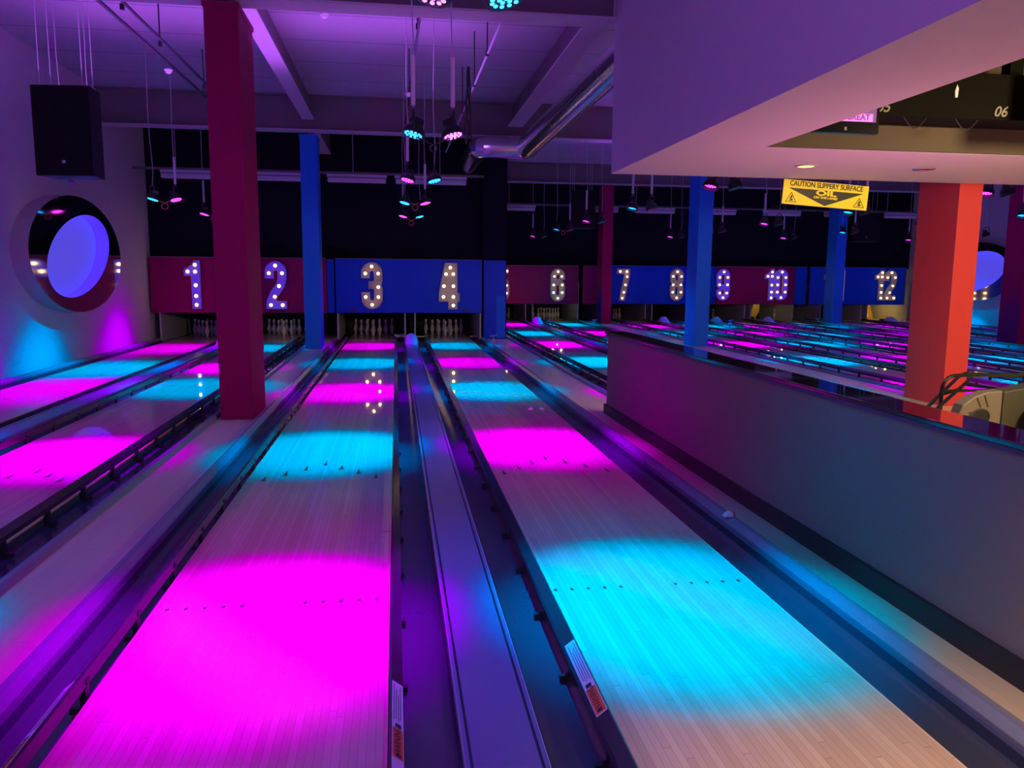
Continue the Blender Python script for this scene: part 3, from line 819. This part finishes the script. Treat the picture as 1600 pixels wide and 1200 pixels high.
# ---------------------------------------------------------------- hanging par lamps (they light the lanes)
can_me = G().lathe([(.0001, .11), (.035, .11), (.05, .09), (.085, .055), (.10, .03), (.105, .0), (.105, -.012), (.098, -.012), (.096, -.004), (.0001, -.004)], 22).mesh('can', True, 40)
lip_me = G().lathe([(.106, -.010), (.106, -.044), (.103, -.044), (.103, -.010)], 22).mesh('lamp_lip', True, 40)
yoke_me = G().tube(rounded([(-.115, 0, .01), (-.115, 0, .20), (.115, 0, .20), (.115, 0, .01)], .05, 4), .011, 8).mesh('yoke', True)
fin_me = G()
for k in range(6): fin_me.box(-.05+.018*k, -.042+.018*k, -.045, .045, .09, .135)
fin_me = fin_me.mesh('cooling_fins')
led_pts = [(0.0, 0.0)] + [(.034*math.cos(k*PI/3), .034*math.sin(k*PI/3)) for k in range(6)] + [(.070*math.cos(k*PI/6+.26), .070*math.sin(k*PI/6+.26)) for k in range(12)]
one_led = G().ball((0, 0, -.006), .0125, 8, 5, (1, 1, .5)).mesh('led', True)
one_led_c = one_led.copy()
one_led.materials.append(MT['ledmw']); one_led_c.materials.append(MT['ledcw'])
arr = G()
for (a, b) in led_pts: arr.ball((a, b, -.006), .0135, 6, 4, (1, 1, .5))
arr_m = arr.mesh('led_array', True); arr_c = arr_m.copy(); arr_m.materials.append(MT['ledm']); arr_c.materials.append(MT['ledc'])
sleeve_me = G().tube([(0, 0, 0), (0, 0, .42)], .021, 10).mesh('cable_sleeve', True)
MAG, CYA = (.68, -.20, 1.40), (-.50, .44, 1.30)
ORD = {0: 'nearest', 1: 'second nearest', 2: 'third', 3: 'fourth', 4: 'farthest'}
SPOT_W = 1120
def par(x, y, z, colour, aim, lb, grp, lit=True, near=False, cab=True, spread=38, power=1.0, sleeve=None, lip=False, blend=.8):
    loc = Vector((x, y, z)); d = (Vector(aim)-loc)
    q = d.to_track_quat('-Z', 'Y').to_euler()
    t = thing('par_lamp', lb, 'stage lamp', loc, group=grp)
    head = link('lamp_can', can_me, 'can', t, rot=q)
    link('cooling_fins', fin_me, 'can', head)
    yk = link('yoke', yoke_me, 'can', t, rot=(0, 0, PI/2))
    if lip: link('lamp_lip', lip_me, 'can', head)
    if lit:
        if near:
            for (a, b) in led_pts: link('led', one_led if colour == 'm' else one_led_c, None, head, (a, b, -.004))
        else:
            link('led_array', arr_m if colour == 'm' else arr_c, None, head, (0, 0, -.004))
        dn = d.normalized()
        l = lamp('beam_of_par', 'SPOT', loc+dn*.06, SPOT_W*power, MAG if colour == 'm' else CYA, target=aim, size=.05, spot=spread, blend=blend)
        lamp('spill_of_par', 'SPOT', loc+dn*.06, SPOT_W*power*.08, MAG if colour == 'm' else CYA, target=aim, size=.05, spot=88, blend=1)
    if cab:
        pts = [(0, 0, .20)]; n = 8; zc = CEIL-z
        for k in range(1, n+1):
            f = k/n; pts.append((.02*math.sin(f*7+x*3)*(1-f), .015*math.sin(f*5+y), .20+(zc-.20)*f))
        obj('hanging_cable', G().tube(pts, .006, 5, False), 'cable', t, True)
        if sleeve: link('cable_sleeve', sleeve_me, 'sleeve', t, (0, 0, .24))
def loop_between(a, b, mat='wirered', lb='', r=.10):
    mid = (Vector(a)+Vector(b))/2; pts = [Vector(a)]
    pts += [mid+Vector((r*math.sin(k*PI/6), 0, -.06-r+r*math.cos(k*PI/6))) for k in range(13)]
    pts.append(Vector(b))
    o = obj('lamp_cable_loop', G().tube([p-mid for p in pts], .008, 6), mat, None, True, loc=mid)
    tag(o, lb, 'cable', 'cable loops between lamps')
LX = LANE_X
def row(xc, ys, first, la, lb_, zs, sh, gname, aimy=.45, lit=lambda k, s: True, near=lambda k: False, half=.175, names=None, skip=()):
    for k, y in enumerate(ys):
        for s in (-1, 1):
            if (k, s) in skip: continue
            col = first if (k % 2 == 0) == (s == -1) else ('c' if first == 'm' else 'm')
            ax = LX[la] if s == -1 else LX[lb_]
            z = zs[k] if isinstance(zs, (list, tuple)) else zs
            nm = {'m': 'magenta', 'c': 'cyan'}[col] if lit(k, s) else 'dark'
            side = 'left' if s == -1 else 'right'
            label = '%s stage lamp, %s of the %s pair over %s' % (nm, side, ORD[k], gname)
            par((xc[k] if isinstance(xc, list) else xc)+s*half, y, z, col, (ax, y-aimy, 0), label, 'stage lamps over '+gname, lit=lit(k, s), near=near(k), lip=sh > 0, spread=60 if la == 1 and s == -1 else 40, blend=1.0 if la == 1 and s == -1 else .8, power=1.5 if sh > 0 else 1.0, sleeve=(s == (1 if k % 2 else -1) or k == 1))
row(.345, [3.80, 7.25, 10.70, 14.05, 17.3], 'm', 3, 4, [2.785, 2.75, 2.75, 2.75, 2.75], 0, 'lanes three and four', near=lambda k: k <= 1)
row([-3.66, -3.66, -4.11, -3.66, -3.66], [3.80, 7.25, 11.3, 13.55, 17.0], 'm', 1, 2, [2.75, 2.75, 3.02, 2.68, 2.70], 0, 'lanes one and two', near=lambda k: False)
row(4.42, [10.4, 14.0, 17.5, 20.8, 24.5], 'm', 5, 6, 2.75, SHIFT, 'lanes five and six')
row(8.56, [10.4, 13.9, 17.3, 20.5, 23.6], 'm', 7, 8, 2.75, SHIFT, 'lanes seven and eight')
row(12.12, [10.4, 13.8, 16.8, 20.0, 23.3], 'm', 9, 10, 2.75, SHIFT, 'lanes nine and ten')
row(16.3, [10.4, 13.8, 17.1, 20.3, 23.2], 'm', 11, 12, 2.75, SHIFT, 'lanes eleven and twelve')
for (x, y, z, nm) in ((.345, 7.25, 2.72, 'second pair over lanes three and four'), (.345, 14.05, 2.78, 'fourth pair over lanes three and four'), (.345, 17.3, 2.72, 'farthest pair over lanes three and four'), (-3.66, 13.55, 2.68, 'fourth pair over lanes one and two'),
                      (4.42, 20.8, 2.75, 'fourth pair over lanes five and six'), (-3.66, 17.0, 2.70, 'farthest pair over lanes one and two')):
    loop_between((x-.14, y, z), (x+.14, y, z), 'cabled' if y == 7.25 else 'wirered', 'looped cable joining the '+nm, .05 if y > 8 else .03)
# black cable bundle beside the right lamp of the second pair
g = G()
for k in range(4):
    g.tube([(.02*math.sin(k*2+j)*(.4+j*.25)+.06, .03*math.cos(k+j), .62-.11*j) for j in range(7)], .009, 6, False)
tag(obj('cable_bundle', g, 'cabled', None, True, loc=(.60, 7.27, 2.72)), 'black cable bundle hanging beside the white sleeve above the second magenta lamp', 'cable')

# ---------------------------------------------------------------- loudspeakers
def speaker(x, y, z, w, d, h, rot, lb, rods=True, tiltx=0):
    t = thing('loudspeaker', lb, 'loudspeaker', (x, y, z), (tiltx, 0, rot), 'hanging loudspeakers')
    obj('cabinet', G().prism([(-w/2, 0), (w/2, 0), (w/2*.8, d), (-w/2*.8, d)], 0, h, 'Z'), 'speakerbox', t, bevel=.01)
    obj('grille', G().box(-w/2+.015, w/2-.015, -.012, 0, .015, h-.015), 'speaker', t, bevel=.004)
    obj('badge', G().box(-.02, .02, -.016, -.012, h*.14, h*.14+.035), 'trimline', t)
    obj('side_handle', G().box(w/2*.90, w/2*.93+.005, d*.35, d*.6, h*.42, h*.55), 'darkline', t)
    for sx in (-w/2+.06, w/2-.08):
        for dy in (.06, d-.1):
            obj('suspension_wire', G().tube([(sx*.9, dy, h), (sx*.9, dy, CEIL-z-.005)], .006, 5, False), 'cable', t)
    return t
speaker(-3.95, 10.45, 2.665, .70, .42, 1.06, R(-6), 'large black loudspeaker hanging by the left wall above the porthole')
speaker(5.25, 22.0, 2.85, .70, .42, 1.05, 0, 'black loudspeaker hanging between the duct and the far pink column')
speaker(15.55, 24.6, 2.72, .95, .42, .95, 0, 'black loudspeaker on the black wall below the caution sign')
obj('sensor_pod', G().ball((0, 0, 0), .05, 12, 8), 'hood', None, True, loc=(-3.98, 10.7, 2.60))
tag(bpy.data.objects['sensor_pod'], 'small pale sensor just below the large loudspeaker', 'sensor')

# ---------------------------------------------------------------- portholes on the side walls
def ellipse(cy, cz, a, b, tilt, n=64):
    return [(cy+a*math.cos(2*PI*k/n)*math.cos(tilt)-b*math.sin(2*PI*k/n)*math.sin(tilt), cz+a*math.cos(2*PI*k/n)*math.sin(tilt)+b*math.sin(2*PI*k/n)*math.cos(tilt)) for k in range(n)]
def porthole(xw, sgn, cy, cz, sc, tilt, lb):
    """sgn: +1 stands off toward +X"""
    t = thing('porthole', lb, 'porthole', (xw, cy, cz), group='polished oval portholes')
    xf = sgn*.25; n = 64
    A = ellipse(0, 0, 1.925*sc, .956*sc, 0, n); B = ellipse(0, -.01, 1.375*sc, .636*sc, tilt, n)
    def ring(P0, x0, P1, x1):
        g = G(); g.v = [(x0, p, q) for p, q in P0]+[(x1, p, q) for p, q in P1]
        g.f = [(k, (k+1) % n, n+(k+1) % n, n+k) for k in range(n)]; return g
    obj('drum_side', ring(A, sgn*.001, A, xf), 'chromeside', t, True)
    obj('polished_ring', ring(A, xf, B, xf), 'chrome', t)
    obj('inner_rim', ring(B, xf, B, sgn*.03), 'portin', t, True)
    g = G(); g.v = [(sgn*.028, p, q) for p, q in B]; g.f = [tuple(range(n))]
    obj('backlight', g, 'portglow', t)
porthole(XL, 1, 14.26, 1.80, 1.0, R(13), 'polished oval porthole glowing blue on the left wall')
porthole(XR, -1, 22.6, 1.75, .95, R(-10), 'polished oval porthole glowing violet on the right wall')
for (x, y, lb) in ((XL+.26, 14.26, 'l'), (XR-.30, 22.6, 'r')):
    pass

# ---------------------------------------------------------------- ceiling services
def pipe(name, path, r, mat, lb, cat, hang=(), group=None):
    t = thing(name, lb, cat, (0, 0, 0), group=group)
    obj('pipe_run', G().tube(path, r, 8), mat, t, True)
    for h in hang:
        obj('hanger_rod', G().tube([h, (h[0], h[1], CEIL-.004)], .009, 6), 'cabled', t)
        obj('hanger_clamp', G().box(h[0]-.02, h[0]+.02, h[1]-.02, h[1]+.02, h[2]-.03, h[2]+.03), 'cabled', t)
    return t
t = pipe('cable_tray', [(-3.02, 8.63, 4.30), (-2.96, 14.4, 4.30)], .022, 'cabled', 'dark conduit on rods running back under the left ceiling', 'conduit', [(-2.9, 9.5, 4.36), (-2.9, 10.9, 4.36), (-2.9, 13.2, 4.36)])
obj('second_conduit', G().tube([(-2.84, 8.63, 4.36), (-2.80, 15.6, 4.36)], .018, 8), 'cabled', t, True)
pipe('conduit_pipe', [(1.15, 8.63, 4.20), (1.13, 17.9, 4.20)], .016, 'cable', 'pale thin conduit slanting above the right hanging lamps', 'conduit', [(1.14, 10.0, 4.2), (1.14, 11.6, 4.2), (1.13, 13.5, 4.2)])
t = pipe('conduit_pipe', [(.30, 8.63, 4.30), (.20, 16.0, 4.30)], .016, 'cabled', 'dark conduit above the divider of lanes three and four', 'conduit', [(.28, 9.5, 4.32), (.24, 12.6, 4.32)])
pipe('conduit_pipe', [(-1.2, 10.9, 4.88), (-.95, 10.9, 4.88), (-.90, 11.0, 4.85)], .010, 'cabled', 'short dark wire feeding the ceiling detector', 'wire')
def detector(x, y, z, lb):
    t = thing('smoke_detector', lb, 'smoke detector', (x, y, z), group='ceiling smoke detectors')
    obj('base', G().lathe([(.0001, 0), (.055, 0), (.055, -.02), (.0001, -.02)], 18), 'batten', t, True)
    obj('chamber', G().lathe([(.04, -.02), (.038, -.045), (.02, -.055), (.0001, -.055)], 18), 'batten', t, True)
detector(-.88, 11.0, 4.86, 'white smoke detector on the ceiling left of the hanging lamps')
detector(-3.05, 11.8, 4.27, 'white smoke detector under the left conduit')
detector(.22, 12.6, 4.26, 'white smoke detector among the hanging cables')

# ---------------------------------------------------------------- soffit lamps, sign, monitors
def downlight(x, y, lit, lb):
    t = thing('downlight', lb, 'downlight', (x, y, 2.60), group='soffit downlights')
    obj('trim_ring', G().lathe([(.075, .004), (.105, 0), (.108, -.006), (.10, -.012), (.078, -.010), (.075, .004)], 28), 'steel' if not lit else 'rim', t, True)
    obj('lens', G().lathe([(.0001, -.006), (.078, -.008)], 28), 'downl' if lit else 'steel', t, True)
downlight(4.0, 7.42, True, 'lit warm downlight in the soffit above the caution sign')
downlight(5.24, 7.38, False, 'unlit downlight in the soffit right of the lit one')
lamp('beam_of_downlight', 'SPOT', (4.0, 7.42, 2.585), 140, (1, .90, .5), target=(4.1, 7.42, 0), size=.07, spot=150, blend=1)

# caution sign, hanging from the soffit edge, slightly tilted
TL, TR, BR, BL = Vector((4.265, 8.36, 2.592)), Vector((5.285, 8.36, 2.532)), Vector((5.26, 8.36, 2.268)), Vector((4.235, 8.36, 2.322))
t = thing('caution_sign', 'yellow caution sign hanging tilted from the soffit edge', 'sign', (4.26, 8.36, 2.45))
ux = (TR-TL).normalized(); uz = Vector((0, -1, 0)).cross(ux)*-1
uz = ux.cross(Vector((0, -1, 0))); uz = -uz if uz.z < 0 else uz
ctr = (TL+TR+BR+BL)/4; SW, SH = 1.022, .267
Ms = Matrix((ux, Vector((0, 1, 0)), uz)).transposed().to_4x4(); Ms.translation = ctr - Vector((4.26, 8.36, 2.45))
def S(g): return g.xf(Ms)
obj('board', S(G().box(-SW/2, SW/2, 0, .012, -SH/2, SH/2)), 'yellow', t)
obj('black_triangle', S(G().prism([(-SW*.44, SH*.17), (SW*.44, SH*.17), (0, -SH*.46)], -.002, 0)), 'signblack', t)
def stext(body, size, cx, cz, mat, nm, sx=1.0, bold=0.0, dy=-.003):
    me = text_mesh(body, size, .0006, 0, sx, bold)
    Mt = Matrix(((1, 0, 0, cx), (0, 0, -1, dy), (0, 1, 0, cz), (0, 0, 0, 1)))
    me.transform(Mt); me.transform(Ms); link(nm, me, mat, t)
stext('CAUTION SLIPPERY SURFACE', .078, 0, SH*.35, 'signblack', 'caution_lettering', .86, .0014)
stext('OIL', .074, 0, SH*.045, 'yellow', 'oil_lettering', 2.1, .0035, -.005)
stext('ON THE LANES' , .033, 0, -SH*.135, 'yellow', 'lanes_lettering', 1.25, .0016, -.005)
for sx in (-1, 1):
    cx = sx*SW*.40; g = G(); tri = [(cx-.062, -SH*.40), (cx+.062, -SH*.40), (cx, -SH*.02)]
    g.ribbon(tri, .006, -.003, 0, True); obj('warning_triangle', S(g), 'signblack', t)
    g = G(); g.ball((cx+.004, -.002, -SH*.17), .011, 8, 6, (1, .15, 1)); g.ribbon([(cx+.012, -SH*.20), (cx-.012, -SH*.25), (cx+.014, -SH*.29), (cx-.008, -SH*.34)], .012, -.003, -.0005)
    g.ribbon([(cx-.03, -SH*.345), (cx+.03, -SH*.33)], .006, -.003, -.0005)
    obj('slipping_figure', S(g), 'signblack', t)
for p in (TL, TR): obj('sign_chain', G().tube([p-Vector((4.26, 8.36, 2.45))+Vector((.02 if p is TL else -.02, .005, -.01)), Vector((p.x-4.26+(.02 if p is TL else -.02), .005, .15))], .004, 6), 'steel', t)

# monitor bulkhead in the recess with lane numbers
t = thing('monitor_bulkhead', 'dark beam with the numbers 05 and 06 in the soffit recess', 'bulkhead', (0, 6.0, 0))
obj('bulkhead_box', G().box(3.14, 9.5, 0, .36, 2.80, 3.16), 'darkbeam', t, bevel=.006)
for (s, x) in (('05', 3.86), ('06', 4.90)):
    me = text_mesh(s, .115, .001, .25, 1.05, .002)
    me.transform(Matrix(((1, 0, 0, x), (0, 0, -1, -.003), (0, 1, 0, 2.862), (0, 0, 0, 1)))); link('bay_number', me, 'greytext', t)
for x in (4.16, 4.62):
    obj('cable_loop', G().tube([(x-.10+.02*k, .02, 2.80-.085*math.sin(PI*k/10)) for k in range(11)], .005, 6), 'cabled', t, True)
obj('beam_bracket', G().box(5.0, 5.12, .05, .15, 3.16, 3.74), 'darkbeam', t)
obj('hook', G().prism([(4.48, 2.96), (4.50, 2.96), (4.505, 3.03), (4.49, 3.06), (4.475, 3.01)], -.01, 0), 'label', t)
def tv(x0, x1, z0, z1, y, lb, text=True):
    t = thing('television', lb, 'television', ((x0+x1)/2, y, z0), group='televisions in the soffit recess')
    w = (x1-x0)/2; h = z1-z0
    obj('bezel', G().box(-w, w, 0, .05, 0, h), 'screenoff', t, bevel=.006)
    if text:
        obj('screen', G().box(-w+.03, w-.03, -.003, 0, .085, h-.02), 'scrpurple', t)
        obj('caption_bar', G().box(-w+.03, w-.06, -.005, -.003, .088, .145), 'scrmag', t)
        me = text_mesh('GREAT', .062, .0005, 0, 1.0, .002)
        me.transform(Matrix(((1, 0, 0, w-.18), (0, 0, -1, -.006), (0, 1, 0, .117), (0, 0, 0, 1)))); link('screen_lettering', me, 'scrpurple', t)
        obj('white_stroke', G().ribbon([(w-.26, .165), (w-.10, .17), (w-.075, .19), (w-.16, .20)], .018, -.006, -.003), 'scrwhite', t)
    obj('stand_mark', G().box(-.02, 0, -.002, 0, .02, .045), 'greytext', t)
    obj('wall_arm', G().box(-.03, .03, .05, .24, h*.5, h*.7), 'darkbeam', t)
tv(3.13, 3.66, 2.60, 3.05, 5.72, 'television showing a pink GREAT caption under the soffit')
tv(5.04, 6.0, 2.62, 3.1, 5.72, 'switched off television at the right edge of the recess', False)
lamp('recess_lamp', 'AREA', (6.2, 3.6, 3.5), 2, (1, .60, .30), target=(5.4, 6.4, 2.6), size=.6)

# ---------------------------------------------------------------- ball return and rack behind the low wall
t = thing('ball_return', 'beige ball return with a dark oval opening behind the low wall', 'ball return', (5.0, 6.0, 0))
obj('body', G().prism([(-.23, .0), (-.23, .36), (-.20, .44), (-.10, .51), (.02, .55), (.17, .56), (.17, 0)], 0, .12), 'beige', t, bevel=.012)
obj('side_housing', G().prism([(.17, 0), (.17, .55), (.60, .62), (.60, 0)], -.01, .16), 'beiged', t, bevel=.01)
obj('opening', G().prism([(.055*math.cos(a*PI/10)*1.35-.03, .335+.062*math.sin(a*PI/10)) for a in range(20)], -.006, .0), 'darkline', t)
obj('opening_rim', G().ribbon([(.085*math.cos(a*PI/10)-.03, .335+.068*math.sin(a*PI/10)) for a in range(20)], .010, -.010, 0, True), 'beiged', t)
obj('keypad', G().box(-.14, -.05, -.004, 0, .29, .38), 'beiged', t)
for k in (0, 1): obj('moulded_rib', G().prism([(-.08+.07*k, .50+.02*k), (-.07+.07*k, .50+.02*k), (-.03+.07*k, .42), (-.04+.07*k, .42)], -.006, 0), 'beiged', t)
o = obj('bowling_ball', G().ball((0, 0, 0), .14, 24, 16), 'ballred', None, True, loc=(5.46, 5.86, .33))
tag(o, 'dark red bowling ball at the right edge beside the ball return', 'bowling ball')
# perch under the ball
obj('ball_tray', G().box(.30, .64, -.30, -.01, .13, .19), 'beiged', t, bevel=.01)
obj('tray_leg', G().box(.42, .50, -.2, -.1, 0, .13), 'beiged', t)
t = thing('ball_rack', 'black tubular ball rack standing behind the ledge by the crimson column', 'rack', (5.0, 6.6, 0))
def tb(name, path, r=.017, rd=.10): obj(name, G().tube(rounded(path, rd, 5) if len(path) > 2 else path, r, 10), 'tube', t, True)
tb('top_rail', [(-.025, -.1, 0), (-.035, -.1, .54), (.03, -.1, .628), (1.5, -.1, .634)], rd=.07)
tb('top_rail', [(-.35, -.3, 0), (-.348, -.3, .34), (.52, .4, .55), (.717, .5, .585), (1.018, .3, .56), (1.5, -.07, .60)], rd=.08)
tb('diagonal_brace', [(-.334, -.4, .0), (-.334, -.4, .34), (.577, .3, .545)], rd=.05)
tb('lower_rail', [(-.02, -.1, .485), (1.5, -.1, .49)], .014)
tb('lower_rail', [(.50, .3, .485), (.75, .0, .47)], .014)
tb('leg', [(1.45, -.1, .634), (1.45, -.1, 0)])
tb('cross_bar', [(.80, -.1, .63), (.80, -.1, .49)], .012)
tb('cross_bar', [(-.03, -.1, .45), (.30, .08, .48)], .014)
